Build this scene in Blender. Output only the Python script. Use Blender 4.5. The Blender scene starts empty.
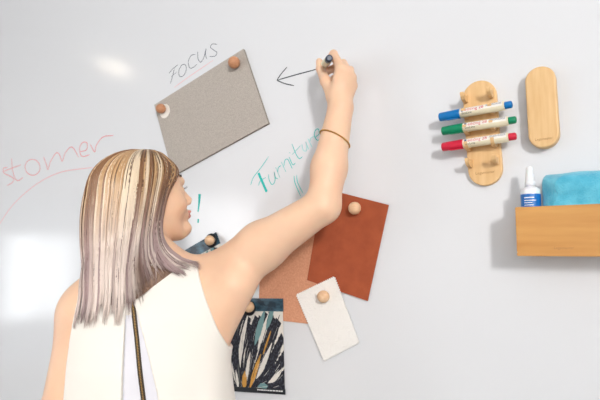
import bpy, bmesh, math, random
import numpy as np
from mathutils import Vector, Matrix
random.seed(7); RNG = np.random.default_rng(7)
scene = bpy.context.scene
COL = scene.collection
R = math.radians

# ------------------------------------------------------------------ camera
F = 500.0; YAW = R(33); PITCH = R(5.5); CAMZ = 1.38; D = 0.971
CAM = np.array([0.0, -D, CAMZ])
fw = np.array([-math.sin(YAW)*math.cos(PITCH), math.cos(YAW)*math.cos(PITCH), math.sin(PITCH)])
rt = np.array([math.cos(YAW), math.sin(YAW), 0.0])
up = np.cross(rt, fw)
def ray(px, py): return fw + rt*((px-300)/F) + up*((200-py)/F)
def W(px, py, w=0.0):
    """point of the room seen at photo position (px, py), w metres in front of the board wall"""
    d = ray(px, py); t = (-w+D)/d[1]
    return CAM + d*t
def depth(px, py, w): return (-w+D)/ray(px, py)[1]
def rad(px, py, w, r): return r*depth(px, py, w)/F
cd = bpy.data.cameras.new('camera'); cam = bpy.data.objects.new('camera', cd); COL.objects.link(cam)
cd.sensor_width = 36; cd.lens = F*36/600; cd.clip_start = .02
cam.location = CAM
cam.matrix_world = Matrix(((rt[0], up[0], -fw[0], CAM[0]), (rt[1], up[1], -fw[1], CAM[1]), (rt[2], up[2], -fw[2], CAM[2]), (0,0,0,1)))
cd.dof.use_dof = True; cd.dof.focus_distance = 1.0; cd.dof.aperture_fstop = 5.6
scene.camera = cam
scene.view_settings.view_transform = 'Standard'; scene.view_settings.look = 'None'
scene.view_settings.gamma = 1; scene.view_settings.use_curve_mapping = False
scene.view_settings.exposure = -0.06

# ------------------------------------------------------------------ materials
def s2l(c): return tuple((v/12.92 if v <= .04045 else ((v+.055)/1.055)**2.4) for v in c)
def rgb(r, g, b): return s2l((r/255, g/255, b/255)) + (1,)
def mat(name, col, rough=.6, **kw):
    m = bpy.data.materials.new(name); m.use_nodes = True
    b = m.node_tree.nodes['Principled BSDF']
    b.inputs['Base Color'].default_value = col; b.inputs['Roughness'].default_value = rough
    for k, v in kw.items(): b.inputs[k.replace('_', ' ')].default_value = v
    return m
def N(m, t, **kw):
    n = m.node_tree.nodes.new(t)
    for k, v in kw.items(): setattr(n, k, v)
    return n
def L(m, a, b): m.node_tree.links.new(a, b)
def bsdf(m): return m.node_tree.nodes['Principled BSDF']
def noise_col(m, c1, c2, scale=20, stretch=(1,1,1), detail=4, coord='Object', lo=.35, hi=.65, rough=.5):
    tc = N(m, 'ShaderNodeTexCoord'); mp = N(m, 'ShaderNodeMapping'); mp.inputs['Scale'].default_value = stretch
    nz = N(m, 'ShaderNodeTexNoise'); nz.inputs['Scale'].default_value = scale; nz.inputs['Detail'].default_value = detail
    nz.inputs['Roughness'].default_value = rough
    rp = N(m, 'ShaderNodeValToRGB'); e = rp.color_ramp.elements
    e[0].position = lo; e[0].color = c1; e[1].position = hi; e[1].color = c2
    L(m, tc.outputs[coord], mp.inputs['Vector']); L(m, mp.outputs[0], nz.inputs['Vector'])
    L(m, nz.outputs['Fac'], rp.inputs[0]); L(m, rp.outputs[0], bsdf(m).inputs['Base Color'])
    return nz, mp
def bump(m, scale=300, strength=.3, dist=.001, stretch=(1,1,1), detail=3):
    tc = N(m, 'ShaderNodeTexCoord'); mp = N(m, 'ShaderNodeMapping'); mp.inputs['Scale'].default_value = stretch
    nz = N(m, 'ShaderNodeTexNoise'); nz.inputs['Scale'].default_value = scale; nz.inputs['Detail'].default_value = detail
    bp = N(m, 'ShaderNodeBump'); bp.inputs['Strength'].default_value = strength; bp.inputs['Distance'].default_value = dist
    L(m, tc.outputs['Object'], mp.inputs[0]); L(m, mp.outputs[0], nz.inputs['Vector'])
    L(m, nz.outputs['Fac'], bp.inputs['Height']); L(m, bp.outputs[0], bsdf(m).inputs['Normal'])

M = {}
M['board'] = mat('board_gloss_white', rgb(223,225,229), .16)
M['paint'] = mat('white_paint', rgb(214,214,214), .8)
M['floor'] = mat('grey_floor', rgb(150,146,140), .5); noise_col(M['floor'], rgb(112,106,98), rgb(130,124,116), 6)
M['frame'] = mat('window_frame_white', rgb(235,235,235), .5)
M['glassp'] = mat('window_glass', (1,1,1,1), .02, Transmission_Weight=1.0, IOR=1.02)
def emit(name, col, s):
    m = mat(name, (0,0,0,1), .5); bsdf(m).inputs['Emission Color'].default_value = col
    bsdf(m).inputs['Emission Strength'].default_value = s; return m
M['skin'] = mat('skin', rgb(226,180,154), .48, Subsurface_Weight=.18, Subsurface_Scale=.012)
bsdf(M['skin']).inputs['Subsurface Radius'].default_value = (1, .35, .2)
noise_col(M['skin'], rgb(236,198,168), rgb(230,188,157), 14, lo=.3, hi=.7); bump(M['skin'], 500, .12, .0006)
M['lip'] = mat('lip', rgb(206,140,126), .4)
M['eyew'] = mat('eye_white', rgb(215,206,200), .45); M['iris'] = mat('iris', rgb(70,84,92), .45)
M['lash'] = mat('lash_dark', rgb(60,42,34), .6); M['nail'] = mat('nail', rgb(235,190,175), .25)
M['top'] = mat('cream_crepe', rgb(236,231,223), .75); bump(M['top'], 900, .15, .0004)
M['top_in'] = mat('shaded_white_lining', rgb(222,221,228), .8)  # inner fabric, toned greyer and bluer to paint in the placket's shade
M['trouser'] = mat('dark_trouser', rgb(40,42,50), .8); bump(M['trouser'], 600, .2, .0005)
M['shoe'] = mat('black_leather', rgb(25,25,27), .4)
M['ziptape'] = mat('zip_tape', rgb(62,50,38), .7); M['brass'] = mat('brass', rgb(176,140,80), .35, Metallic=.9)
M['gold'] = mat('gold_beads', rgb(196,150,82), .32, Metallic=.85)
def wood(name, c1, c2, stretch=(14,14,1.4), scale=9):
    m = mat(name, c1, .5); noise_col(m, c1, c2, scale, stretch, 5, lo=.32, hi=.68)
    return m
M['beech'] = wood('beech_wood', rgb(231,194,142), rgb(220,178,124))
M['beechh'] = wood('beech_wood_box', rgb(210,156,88), rgb(190,132,66), (1.2,10,12), 4)
M['knob'] = wood('beech_knob', rgb(233,198,162), rgb(222,180,140), (10,10,30), 14)
M['knobd'] = wood('dark_wood_knob', rgb(200,146,108), rgb(182,124,88), (10,10,30), 14)
M['burn'] = mat('burnt_engraving', rgb(176,126,76), .7)
M['felt'] = mat('grey_felt', rgb(178,170,162), .95); noise_col(M['felt'], rgb(164,156,148), rgb(190,182,174), 450, lo=.3, hi=.7); 
M['felte'] = mat('felt_edge', rgb(152,145,137), .95)
M['suede'] = mat('rust_suede', rgb(160,80,46), .9, Sheen_Weight=.3); noise_col(M['suede'], rgb(154,70,36), rgb(170,82,45), 38, lo=.3, hi=.7, detail=7); bump(M['suede'], 500, .3, .0006)
M['peach'] = mat('peach_felt', rgb(215,155,122), .95); noise_col(M['peach'], rgb(203,142,110), rgb(220,162,130), 260, lo=.3, hi=.7)
M['boucle'] = mat('white_textured', rgb(246,244,240), .9); bump(M['boucle'], 330, .9, .0022, detail=2)
M['header'] = mat('header_blue', rgb(34,62,78), .35); noise_col(M['header'], rgb(24,46,62), rgb(78,118,138), 40, (1,1,2), lo=.4, hi=.75)
M['navy'] = mat('print_navy', rgb(38,40,52), .8); noise_col(M['navy'], rgb(22,24,36), rgb(96,98,112), 330, (1,1,.5), lo=.5, hi=.78)
M['pwhite'] = mat('print_white', rgb(226,222,214), .8); M['pteal'] = mat('print_teal', rgb(112,150,152), .8)
M['pochre'] = mat('print_ochre', rgb(206,152,70), .8); M['pgrey'] = mat('print_grey', rgb(96,98,94), .5)
M['bstrip'] = mat('black_strip', rgb(20,26,34), .4); M['white'] = mat('white_plain', rgb(240,240,240), .5)
M['iblack'] = mat('ink_black', rgb(24,38,48), .5); M['igrey'] = mat('ink_grey', rgb(76,88,100), .5)
M['ipink'] = mat('ink_pink', rgb(236,172,176), .5); M['ired'] = mat('ink_red_faded', rgb(226,142,146), .5)
M['iteal'] = mat('ink_teal', rgb(70,194,190), .5); M['itealf'] = mat('ink_teal_faded', rgb(150,216,216), .5)
M['itealt'] = mat('ink_teal_strong', rgb(10,186,178), .5); M['ircheck'] = mat('ink_red', rgb(196,50,60), .5)
M['pblue'] = mat('plastic_blue', rgb(0,112,182), .3); M['pgreen'] = mat('plastic_green', rgb(4,132,92), .3)
M['pred'] = mat('plastic_red', rgb(205,32,62), .3); M['pnavy'] = mat('plastic_navy', rgb(38,52,74), .35)
M['barrel'] = mat('barrel_cream', rgb(226,216,188), .35); M['lred'] = mat('label_red', rgb(206,40,60), .5)
M['lwhite'] = mat('label_white', rgb(238,234,226), .4); M['ltext'] = mat('label_text', rgb(60,62,70), .5)
M['lblue'] = mat('label_blue', rgb(20,110,190), .35); M['lnavy'] = mat('label_line_navy', rgb(70,90,130), .5)
M['bottle'] = mat('bottle_white', rgb(240,242,246), .3, Subsurface_Weight=.1, Subsurface_Scale=.01)
M['cloth'] = mat('turquoise_microfibre', rgb(86,192,220), .95, Sheen_Weight=.4); noise_col(M['cloth'], rgb(70,178,210), rgb(112,206,230), 60, lo=.3, hi=.7, detail=6); bump(M['cloth'], 420, .9, .003)

# ------------------------------------------------------------------ object helpers
def link(name, me, m, parent=None, smooth=False):
    o = bpy.data.objects.new(name, me); COL.objects.link(o)
    for x in (m if isinstance(m, (list, tuple)) else [m]): me.materials.append(x)
    if smooth:
        for p in me.polygons: p.use_smooth = True
    if parent is not None:
        o.parent = parent; o.matrix_parent_inverse = Matrix.Translation(-parent.location)   # parts keep room coordinates; only the root is offset
    return o
def obj(name, bm, m, parent=None, smooth=False):
    bmesh.ops.recalc_face_normals(bm, faces=bm.faces)
    me = bpy.data.meshes.new(name); bm.to_mesh(me); bm.free()
    return link(name, me, m, parent, smooth)
def tag(o, label, cat, group=None):
    o['label'] = label; o['category'] = cat
    if group: o['group'] = group
    return o
def thing(name, label, cat, loc, group=None):
    o = bpy.data.objects.new(name, None); COL.objects.link(o); o.empty_display_size = .02
    o.location = tuple(float(v) for v in loc); return tag(o, label, cat, group)
def struct(o): o['kind'] = 'structure'; return o
def add_box(bm, lo, hi, mi=0):
    vs = [bm.verts.new((x, y, z)) for x in (lo[0], hi[0]) for y in (lo[1], hi[1]) for z in (lo[2], hi[2])]
    for f in ((0,1,3,2), (4,6,7,5), (0,4,5,1), (2,3,7,6), (0,2,6,4), (1,5,7,3)):
        bm.faces.new([vs[i] for i in f]).material_index = mi
def boxo(name, lo, hi, m, parent=None, bev=0):
    bm = bmesh.new(); add_box(bm, lo, hi)
    if bev: bmesh.ops.bevel(bm, geom=bm.edges[:], offset=bev, segments=2, affect='EDGES')
    return obj(name, bm, m, parent)
def prism(bm, pts, off, mi=0, side_mi=None):
    """extrude polygon pts (3d) by vector off"""
    a = [bm.verts.new(tuple(p)) for p in pts]; b = [bm.verts.new(tuple(np.array(p)+off)) for p in pts]
    n = len(pts); f1 = bm.faces.new(a); f2 = bm.faces.new(b[::-1]); f1.material_index = mi; f2.material_index = mi
    for i in range(n):
        f = bm.faces.new((a[i], a[(i+1) % n], b[(i+1) % n], b[i])); f.material_index = mi if side_mi is None else side_mi
def lathe(bm, p0, axis, prof, seg=24, mi=0, caps=True):
    """prof: list of (distance along axis, radius)"""
    ax = np.array(axis, float); ax /= np.linalg.norm(ax)
    t = np.array([0,0,1.0]) if abs(ax[2]) < .8 else np.array([1.0,0,0])
    u = np.cross(ax, t); u /= np.linalg.norm(u); v = np.cross(ax, u); rings = []
    for d, r in prof:
        c = np.array(p0)+ax*d
        rings.append([bm.verts.new(tuple(c+r*(math.cos(2*math.pi*k/seg)*u+math.sin(2*math.pi*k/seg)*v))) for k in range(seg)])
    for a, b in zip(rings, rings[1:]):
        for k in range(seg):
            f = bm.faces.new((a[k], a[(k+1) % seg], b[(k+1) % seg], b[k])); f.material_index = mi; f.smooth = True
    if caps:
        for rg in (rings[0], rings[-1]): bm.faces.new(rg).material_index = mi
def smooth_line(pts, n=8):
    """Catmull-Rom through pts"""
    P = [np.array(p, float) for p in pts]
    if len(P) < 3: return P
    P = [2*P[0]-P[1]] + P + [2*P[-1]-P[-2]]; out = []
    for i in range(1, len(P)-2):
        for k in range(n):
            t = k/n
            out.append(.5*((2*P[i])+(-P[i-1]+P[i+1])*t+(2*P[i-1]-5*P[i]+4*P[i+1]-P[i+2])*t*t+(-P[i-1]+3*P[i]-3*P[i+1]+P[i+2])*t**3))
    out.append(P[-2]); return out

# ------------------------------------------------------------------ room
X0, X1, Y0, ZC = -4.0, 1.9, -4.6, 2.7
struct(boxo('wall_front', (X0-.12, 0, 0), (X1+.12, .12, ZC), M['board']))
struct(boxo('floor', (X0-.12, Y0-.12, -.1), (X1+.12, .12, 0), M['floor']))
struct(boxo('ceiling', (X0-.12, Y0-.12, ZC), (X1+.12, .12, ZC+.1), M['paint']))
def wall_open(name, axis, c0, c1, a0, a1, holes):
    """wall slab with rectangular openings; axis 'x' = plane of constant x, spans a (y); 'y' likewise"""
    bm = bmesh.new(); cuts = sorted(holes); cur = a0
    def bx(p, q, z0, z1):
        if q-p < 1e-4 or z1-z0 < 1e-4: return
        if axis == 'x': add_box(bm, (c0, p, z0), (c1, q, z1))
        else: add_box(bm, (p, c0, z0), (q, c1, z1))
    for (h0, h1, z0, z1) in cuts:
        bx(cur, h0, 0, ZC); bx(h0, h1, 0, z0); bx(h0, h1, z1, ZC); cur = h1
    bx(cur, a1, 0, ZC)
    return struct(obj(name, bm, M['paint']))
WL = [(-4.2, -3.0, .6, 2.2), (-1.70, -1.03, .45, 1.85)]
WR = [(-3.1, -2.5, 2.0, 2.55)]
WB = [(.1, 1.7, .9, 2.3)]
wall_open('wall_left', 'x', X0-.12, X0, Y0, 0, WL)
wall_open('wall_right', 'x', X1, X1+.12, Y0, 0, WR)
wall_open('wall_back', 'y', Y0-.12, Y0, X0, X1, WB)
wn = 0
def window(axis, c, h, mull, power, col):
    global wn; wn += 1
    a0, a1, z0, z1 = h; bm = bmesh.new(); t = .045
    def P(a, b, za, zb, d=.02):
        if axis == 'x': add_box(bm, (c-d, a, za), (c+d, b, zb))
        else: add_box(bm, (a, c-d, za), (b, c+d, zb))
    P(a0, a1, z0, z0+t); P(a0, a1, z1-t, z1); P(a0, a0+t, z0+t, z1-t); P(a1-t, a1, z0+t, z1-t)
    for k in range(mull):
        q = a0+(a1-a0)*(k+1)/(mull+1); P(q-.03, q+.03, z0+t, z1-t)
    o = struct(obj('window_%d' % wn, bm, M['frame']))
    ld = bpy.data.lights.new('window_light', 'AREA'); ld.shape = 'RECTANGLE'; ld.energy = power; ld.color = col  # area light filling the opening, in mirrored and added windows alike
    lo = bpy.data.objects.new('window_light', ld); COL.objects.link(lo)
    cx = (a0+a1)/2; cz = (z0+z1)/2; ld.size = a1-a0; ld.size_y = z1-z0
    if axis == 'x':
        s = 1 if c < 0 else -1
        lo.location = (c-s*.05, cx, cz); lo.rotation_euler = Vector((s,0,0)).to_track_quat('-Z', 'Z').to_euler()
    else:
        lo.location = (cx, c-.05, cz); lo.rotation_euler = Vector((0,1,0)).to_track_quat('-Z', 'Z').to_euler()
window('x', X0-.06, WL[1], 1, 17, (.93,.97,1))
window('x', X0-.06, WL[0], 1, 52, (.96,.98,1))  # unseen window added to brighten the scene from the left
window('x', X1+.06, WR[0], 0, 215, (1,.97,.94))  # unseen high window, added to carry the key light from the right
window('y', Y0-.06, WB[0], 1, 20, (1,.99,.97))  # unseen window added for fill, kept out of the board's reflection
M['lampglow'] = emit('lamp_glow', (1,.86,.66,1), 22)
def downlight(x, y, label):
    t = thing('ceiling_downlight', label, 'ceiling light', (x, y, ZC), 'round downlights in the ceiling')
    bm = bmesh.new(); lathe(bm, (x, y, ZC), (0,0,-1), [(0,.11), (.008,.11), (.012,.10), (.012,.088), (.004,.086)], 32, caps=False); obj('trim_ring', bm, M['frame'], t)
    bm = bmesh.new(); lathe(bm, (x, y, ZC), (0,0,-1), [(0.002,.086), (.006,.086)], 32); obj('diffuser', bm, M['lampglow'], t)
lampx, lampy = -3.06, -1.27
downlight(lampx, lampy, 'round recessed downlight mirrored in the glossy board wall')
M['panelglow'] = emit('panel_glow', (1,.985,.96,1), 4.2)
for i, (x, y) in enumerate([(1.0,-3.4), (.7,-2.0)]):  # unseen glowing panels added for general fill light
    t = thing('added_fill_panel', ['added square fill panel in the ceiling nearer the back window', 'added square fill panel in the ceiling behind the photographer'][i], 'ceiling light', (x, y, ZC), 'added ceiling fill panels')
    bm = bmesh.new()
    for (a, b, c_, d_) in ((-.32,.32,-.32,-.3), (-.32,.32,.3,.32), (-.32,-.3,-.3,.3), (.3,.32,-.3,.3)): add_box(bm, (x+a, y+c_, ZC-.03), (x+b, y+d_, ZC))
    obj('frame', bm, M['frame'], t); boxo('diffuser', (x-.3, y-.3, ZC-.022), (x+.3, y+.3, ZC-.008), M['panelglow'], t)
w = bpy.data.worlds.new('world'); scene.world = w; w.use_nodes = True
w.node_tree.nodes['Background'].inputs[0].default_value = (.85,.92,1,1); w.node_tree.nodes['Background'].inputs[1].default_value = 1.0

# ------------------------------------------------------------------ handwriting on the board
def stroke(bm, pts, wd, w0=.0004, taper=True, mi=0, sm=True):
    P3 = [W(p[0], p[1], w0) for p in pts]
    P3 = smooth_line(P3, 7) if sm else [np.array(p) for p in P3]
    n = len(P3); L_, R_ = [], []
    for i, p in enumerate(P3):
        d = P3[min(i+1, n-1)]-P3[max(i-1, 0)]; d = np.array([d[0], 0, d[2]]); l = np.linalg.norm(d); d = d/l if l > 1e-9 else np.array([1.0,0,0])
        nrm = np.array([-d[2], 0, d[0]]); ww = wd[0]+(wd[1]-wd[0])*i/(n-1) if isinstance(wd, tuple) else wd*(1 if not taper else min(1, .55+min(i, n-1-i)*.2))
        L_.append(p+nrm*ww/2); R_.append(p-nrm*ww/2)
    for i in range(n-1):
        q = [L_[i], L_[i+1], R_[i+1], R_[i]]
        a = [bm.verts.new(tuple(v)) for v in q]; b = [bm.verts.new((v[0], 0.0, v[2])) for v in q]
        bm.faces.new(a).material_index = mi
        for k in range(4): bm.faces.new((a[k], b[k], b[(k+1) % 4], a[(k+1) % 4])).material_index = mi
def writing(name, label, cat, strokes, m, wd, origin=(0,0), sc=1.0, extra=(), group=None):
    bm = bmesh.new()
    for s in strokes: stroke(bm, [(origin[0]+x/sc, origin[1]+y/sc) for x, y in s], wd)
    for s, w2, mi in extra: stroke(bm, [(origin[0]+x/sc, origin[1]+y/sc) for x, y in s], w2, mi=mi, w0=.0006, taper=False)
    return tag(obj(name, bm, m), label, cat, group)
def ell(cx, cy, rx, ry, rot=0, a0=0, a1=360, n=14):
    c, s = math.cos(R(rot)), math.sin(R(rot)); out = []
    for k in range(n+1):
        a = R(a0+(a1-a0)*k/n); x, y = rx*math.cos(a), ry*math.sin(a); out.append((cx+x*c-y*s, cy+x*s+y*c))
    return out
o2 = (155, 30); s2 = 4.446
writing('handwritten_word', 'word FOCUS handwritten in thin grey ink above the grey felt board', 'writing', [
    [(62,192),(80,172),(102,154)], [(86,172),(78,205),(68,238)], [(72,207),(98,186)],
    ell(122,180,15,29,18,-100,265), [(180,108),(160,114),(148,142),(154,168),(170,166),(186,152)],
    [(190,96),(191,126),(202,143),(216,124),(226,84)], [(227,82),(224,108),(230,128)],
    [(276,64),(256,62),(246,76),(262,90),(275,100),(266,116),(242,118)]], M['igrey'], .0017, o2, s2)
writing('handwritten_underline', 'thin straight pink line drawn under the word FOCUS', 'writing', [[(85,256),(150,208),(258,135)]], M['ipink'], .0014, o2, s2)
s1 = 3.636
writing('handwritten_word', 'faded pink handwriting reading stomer at the left edge', 'writing', [
    [(26,172),(12,176),(14,192),(36,204),(50,214),(44,228),(25,238)],
    [(42,138),(45,180),(56,214),(68,220),(84,208)], [(10,188),(40,176),(76,163)],
    ell(118,172,27,29,-15,-70,290), [(158,134),(168,160),(174,180),(184,150),(204,120),(216,126),(226,150),(236,122),(254,100),(268,104),(286,136)],
    [(290,116),(314,108),(316,84),(300,82),(289,104),(298,132),(326,126)], [(328,88),(344,116),(350,92),(374,62),(412,56)]], M['ired'], .0028, (0,120), s1)
writing('handwritten_underline', 'long pink curve arching beneath the faded pink word', 'writing', [[(-30,420),(0,375),(50,305),(130,235),(220,190),(340,172)]], M['ipink'], .0024, (0,120), s1)
o3 = (245, 125)
writing('handwritten_word', 'turquoise handwritten word Furniture climbing towards the forearm', 'writing', [
    [(28,300),(42,262),(78,215),(118,158)], [(68,302),(76,280),(104,262)],
    [(117,247),(121,276),(136,298),(150,276),(146,234)], [(146,234),(152,262),(164,270)], [(153,212),(174,262)], [(164,236),(166,214),(180,202)],
    [(181,184),(204,234)], [(194,206),(200,176),(214,172),(226,196),(236,218)], [(220,160),(238,198),(252,190)], [(222,136),(225,141)],
    [(234,94),(256,148),(272,168),(287,158)], [(236,148),(276,104)]],
    [M['iteal'], M['itealf'], M['itealt']], .0019, o3, 5.0,
    extra=[([(67,240),(86,284),(108,334)], .0062, 2), ([(284,98),(290,124),(304,130),(309,108),(303,84)], .0015, 1), ([(303,84),(318,122)], .0015, 1),
           ([(314,68),(334,110)], .0015, 1), ([(324,84),(328,66),(342,58)], .0015, 1), ([(350,62),(370,44),(366,20),(352,26),(346,52),(362,76),(386,60)], .0019, 0)])
writing('handwritten_marks', 'pair of short curved turquoise strokes left of the elbow', 'writing', [[(245,254),(250,290),(278,356)], [(258,250),(263,288),(290,342)]], M['iteal'], .0019, o3, 5.0)
writing('handwritten_mark', 'small red ink tick beside the elbow', 'writing', [[(276,378),(288,383),(303,370)]], M['ircheck'], .003, o3, 5.0)
bm = bmesh.new(); stroke(bm, [(199.6,194),(199,203),(198,212)], (.0092,.0034)); stroke(bm, [(198.2,219),(198,223)], (.0055,.0045), sm=False)
tag(obj('handwritten_exclamation_mark', bm, M['itealt']), 'thick turquoise exclamation mark in front of the face', 'writing')
writing('drawn_arrow', 'black arrow pointing left, its line starting at the pen', 'writing', [[(313,69.8),(318,68.8)], [(276.8,80.3),(295,75),(316,69.4)], [(287,67),(281,74),(276.8,80.3)], [(276.8,80.3),(285,83.6),(294,85.6)]], M['iblack'], .0025)

# ------------------------------------------------------------------ flat samples on the wall
def sheet(name, label, cat, corners, m, w0, th, zig=0, sub=1, side=1, bev=False):
    """thin solid sheet with corners given on the wall, back face w0 in front of the wall"""
    pts = []
    n = len(corners)
    C = [W(c[0], c[1], w0) for c in corners]
    for i in range(n):
        a, b = C[i], C[(i+1) % n]
        if zig:
            l = np.linalg.norm(b-a); k = max(2, int(round(l/zig))); d = (b-a)/l; nr = np.array([d[2],0,-d[0]])
            cen = sum(C)/n
            if np.dot(nr, (a+b)/2-cen) < 0: nr = -nr
            for j in range(k):
                pts.append(a+(b-a)*j/k); pts.append(a+(b-a)*(j+.5)/k+nr*zig*.55)
        else: pts.append(a)
    bm = bmesh.new(); prism(bm, pts, np.array([0,-th,0]), 0, 1 if isinstance(m, list) else 0)
    o = obj(name, bm, m)
    return tag(o, label, cat) if label else o
sheet('felt_board', 'large grey felt panel pinned up slanting beneath the word FOCUS', 'felt sample', [(156.2,105.5),(245,49.8),(270,124),(175,176)], [M['felt'], M['felte']], 0, .0075)
sheet('felt_sample', 'peach felt sheet behind the raised upper arm', 'felt sample', [(262.5,220),(332,224),(338,327),(259,318)], M['peach'], 0, .003)
sheet('suede_sample', 'rust brown suede sample hanging right of the elbow', 'leather sample', [(323,188.5),(342,193),(389,205),(368,301),(307.5,280)], M['suede'], .003, .002)
sheet('textile_swatch', 'white textured swatch with pinked zigzag edges', 'fabric sample', [(297,295),(334.5,277.2),(358.8,342),(324.4,360)], M['boucle'], .0066, .0016, zig=.0052)
# round sticker on the felt board
bm = bmesh.new(); c = W(164.9,111.2,.0082); pts = [c+np.array([.0205*math.cos(a), 0, .0205*math.sin(a)]) for a in np.linspace(0, 2*math.pi, 33)[:-1]]
prism(bm, pts, np.array([0,-.0008,0])); st = tag(obj('round_label', bm, M['lwhite']), 'round white paper disc on the left corner of the felt panel', 'label')
# fabric sample cards
def lerp(a, b, t): return (a[0]+(b[0]-a[0])*t, a[1]+(b[1]-a[1])*t)
def card(label, tl, tr, br, bl, w0, hfrac, strips, seed):
    root = thing('fabric_sample_card', label, 'fabric sample', W(*lerp(tl, br, .5), w0), 'printed fabric sample cards')
    def q(u, v): return lerp(lerp(tl, tr, u), lerp(bl, br, u), v)
    def quad(name, u0, u1, v0, v1, m, wa, th):
        bm = bmesh.new(); prism(bm, [W(*q(u, v), wa) for u, v in ((u0,v0), (u1,v0), (u1,v1), (u0,v1))], np.array([0,-th,0])); return obj(name, bm, m, root)
    quad('header_card', -.01, 1.01, 0, hfrac, M['header'], w0, .0025)
    if strips:
        ft = quad('footer_strip', 0, 1.01, .945, 1, M['bstrip'], w0, .0022)
        bm = bmesh.new(); random.seed(4)
        u = .48
        while u < .95:
            du = random.uniform(.02, .05); prism(bm, [W(*q(a, b), w0+.0022) for a, b in ((u,.962), (u+du,.962), (u+du,.974), (u,.974))], np.array([0,-.0003,0])); u += du+.012
        obj('footer_text', bm, M['white'], root)
    # fabric with brushed print, one mesh with several colours
    bm = bmesh.new(); prism(bm, [W(*q(u, v), w0) for u, v in ((0,hfrac-.01), (1,hfrac-.01), (1,.95 if strips else 1), (0,.95 if strips else 1))], np.array([0,-.0012,0]))
    random.seed(seed); wa = w0+.0013
    def brush(pts, wds, mi, lift):
        P2 = smooth_line([np.array(p) for p in pts], 8); n = len(P2)
        ws = np.interp(np.linspace(0, 1, n), np.linspace(0, 1, len(wds)), wds); vl, vr = [], []
        for i, p in enumerate(P2):
            d = P2[min(i+1, n-1)]-P2[max(i-1, 0)]; d /= np.linalg.norm(d)+1e-9; nn = np.array([-d[1], d[0]]); jit = random.uniform(.85, 1.1)
            a, b = p+nn*ws[i]*jit/2, p-nn*ws[i]*jit/2
            cl = lambda z: (min(max(z[0], .0), 1.0), min(max(z[1], hfrac), .95 if strips else 1.0))
            vl.append(cl(a)); vr.append(cl(b))
        top = wa+lift
        for i in range(n-1):
            f = [W(*q(*c_), top) for c_ in (vl[i], vl[i+1], vr[i+1], vr[i])]
            v4 = [bm.verts.new(tuple(x)) for x in f]
            try: bm.faces.new(v4).material_index = mi
            except ValueError: pass
    # u,v brush strokes fanning up from the lower left
    k = 0
    def fan(t, jit=0):
        """stroke path of fan position t (0 left upright .. 1 right, flat)"""
        e = (.02+1.25*t, .07 if t < .78 else .07+(t-.78)*2.7); b0 = (.04+.42*t, 1.0-.05*t); m_ = (.5*(b0[0]+e[0])-.13*(1-t)+jit, .5*(b0[1]+e[1])+.10*t)
        return [b0, m_, e]
    def seg(t, a, b, wds, mi, jit=0):
        nonlocal k
        P3 = smooth_line([np.array(x) for x in fan(t, jit)], 12); n = len(P3); i0, i1 = int(a*(n-1)), max(int(b*(n-1)), int(a*(n-1))+3)
        k += 1; brush([tuple(x) for x in P3[i0:i1+1:3]], wds, mi, .00001*k)
    for t in np.linspace(-.12, 1.05, 19): seg(t, random.uniform(0, .08), random.uniform(.9, 1), [.06,.12,.13,.10], 1)
    for q_ in range(70): t = random.uniform(-.1, 1.05); a = random.uniform(0, .75); seg(t, a, a+random.uniform(.12, .3), [.005,random.uniform(.012,.035),.006], random.choice([1,1,1,0,4]), random.uniform(-.02,.02))
    for t, a, b, w_, mi in ((.10,.45,.98,.05,0), (.32,.3,.95,.075,0), (.50,.15,.6,.06,0), (.62,.55,1,.07,0), (.80,.2,.7,.08,0), (.20,.0,.3,.05,0), (.95,.35,.8,.06,0), (-.04,.2,.9,.06,0),
                           (.55,.62,1,.10,3), (.66,.75,1,.08,3), (.98,.05,.4,.09,3), (.02,.35,.62,.04,2), (.70,.02,.62,.075,2), (.44,.0,.25,.09,2), (.74,.5,.8,.03,2), (1.02,.0,.22,.16,4)):
        seg(t, a, b, [.01,w_,w_*.9,.01], mi)
    for q_ in range(60): t = random.uniform(-.1, 1.05); a = random.uniform(0, .8); seg(t, a, a+random.uniform(.06, .16), [.003,random.uniform(.006,.016),.003], random.choice([0,0,1,1]), random.uniform(-.02,.02))
    me_o = obj('printed_fabric', bm, [M['pwhite'], M['navy'], M['pochre'], M['pteal'], M['pgrey']], root)
    return root
card('brushstroke print fabric card hanging below the raised arm', (226,298),(282.6,298.5),(285,394.5),(232,391), .0045, .135, True, 3)
card('dark fabric card mostly hidden behind the right shoulder', (178,254.5),(216,232.5),(243,306),(203,322), .002, .15, False, 5)

# wooden ball magnets
def magnet(px, py, w0, rpx, m, label):
    r = rad(px, py, w0+.01, rpx)
    c = W(px, py, w0+r*.85); bm = bmesh.new()
    prof = [(0, r*.45)] + [(r*.85+r*math.sin(a), r*math.cos(a)) for a in np.linspace(-.9, math.pi/2-.05, 16)]
    lathe(bm, (c[0], -w0, c[2]), (0,-1,0), prof, 28)
    return tag(obj('wooden_magnet', bm, m), label, 'magnet', 'round wooden ball magnets')
magnet(234, 62.5, .008, 6.0, M['knobd'], 'wooden ball magnet at the upper right of the grey felt panel')
magnet(160.8, 108.6, .009, 4.9, M['knobd'], 'darker wooden ball magnet on the round white disc')
magnet(354.6, 208.2, .0062, 6.4, M['knob'], 'wooden ball magnet on the rust brown suede')
magnet(323.3, 296.6, .0082, 6.2, M['knob'], 'wooden ball magnet on the white zigzag swatch')
def ring(px, py, w0, m, parent=None):
    bm = bmesh.new(); c = W(px, py, w0); lathe(bm, (c[0], -w0, c[2]), (0,-1,0), [(0,.0175), (.003,.0185), (.006,.0175), (.006,.0)], 28, caps=False); return obj('magnet_socket', bm, m)
M['dark'] = mat('dark_ring', rgb(14,18,24), .35)
tag(ring(250, 308, .0068, M['dark']), 'round black disc under the magnet of the brushstroke card', 'disc')
tag(ring(212, 240.5, .0045, M['dark']), 'round black disc under the magnet by the shoulder', 'disc')
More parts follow.
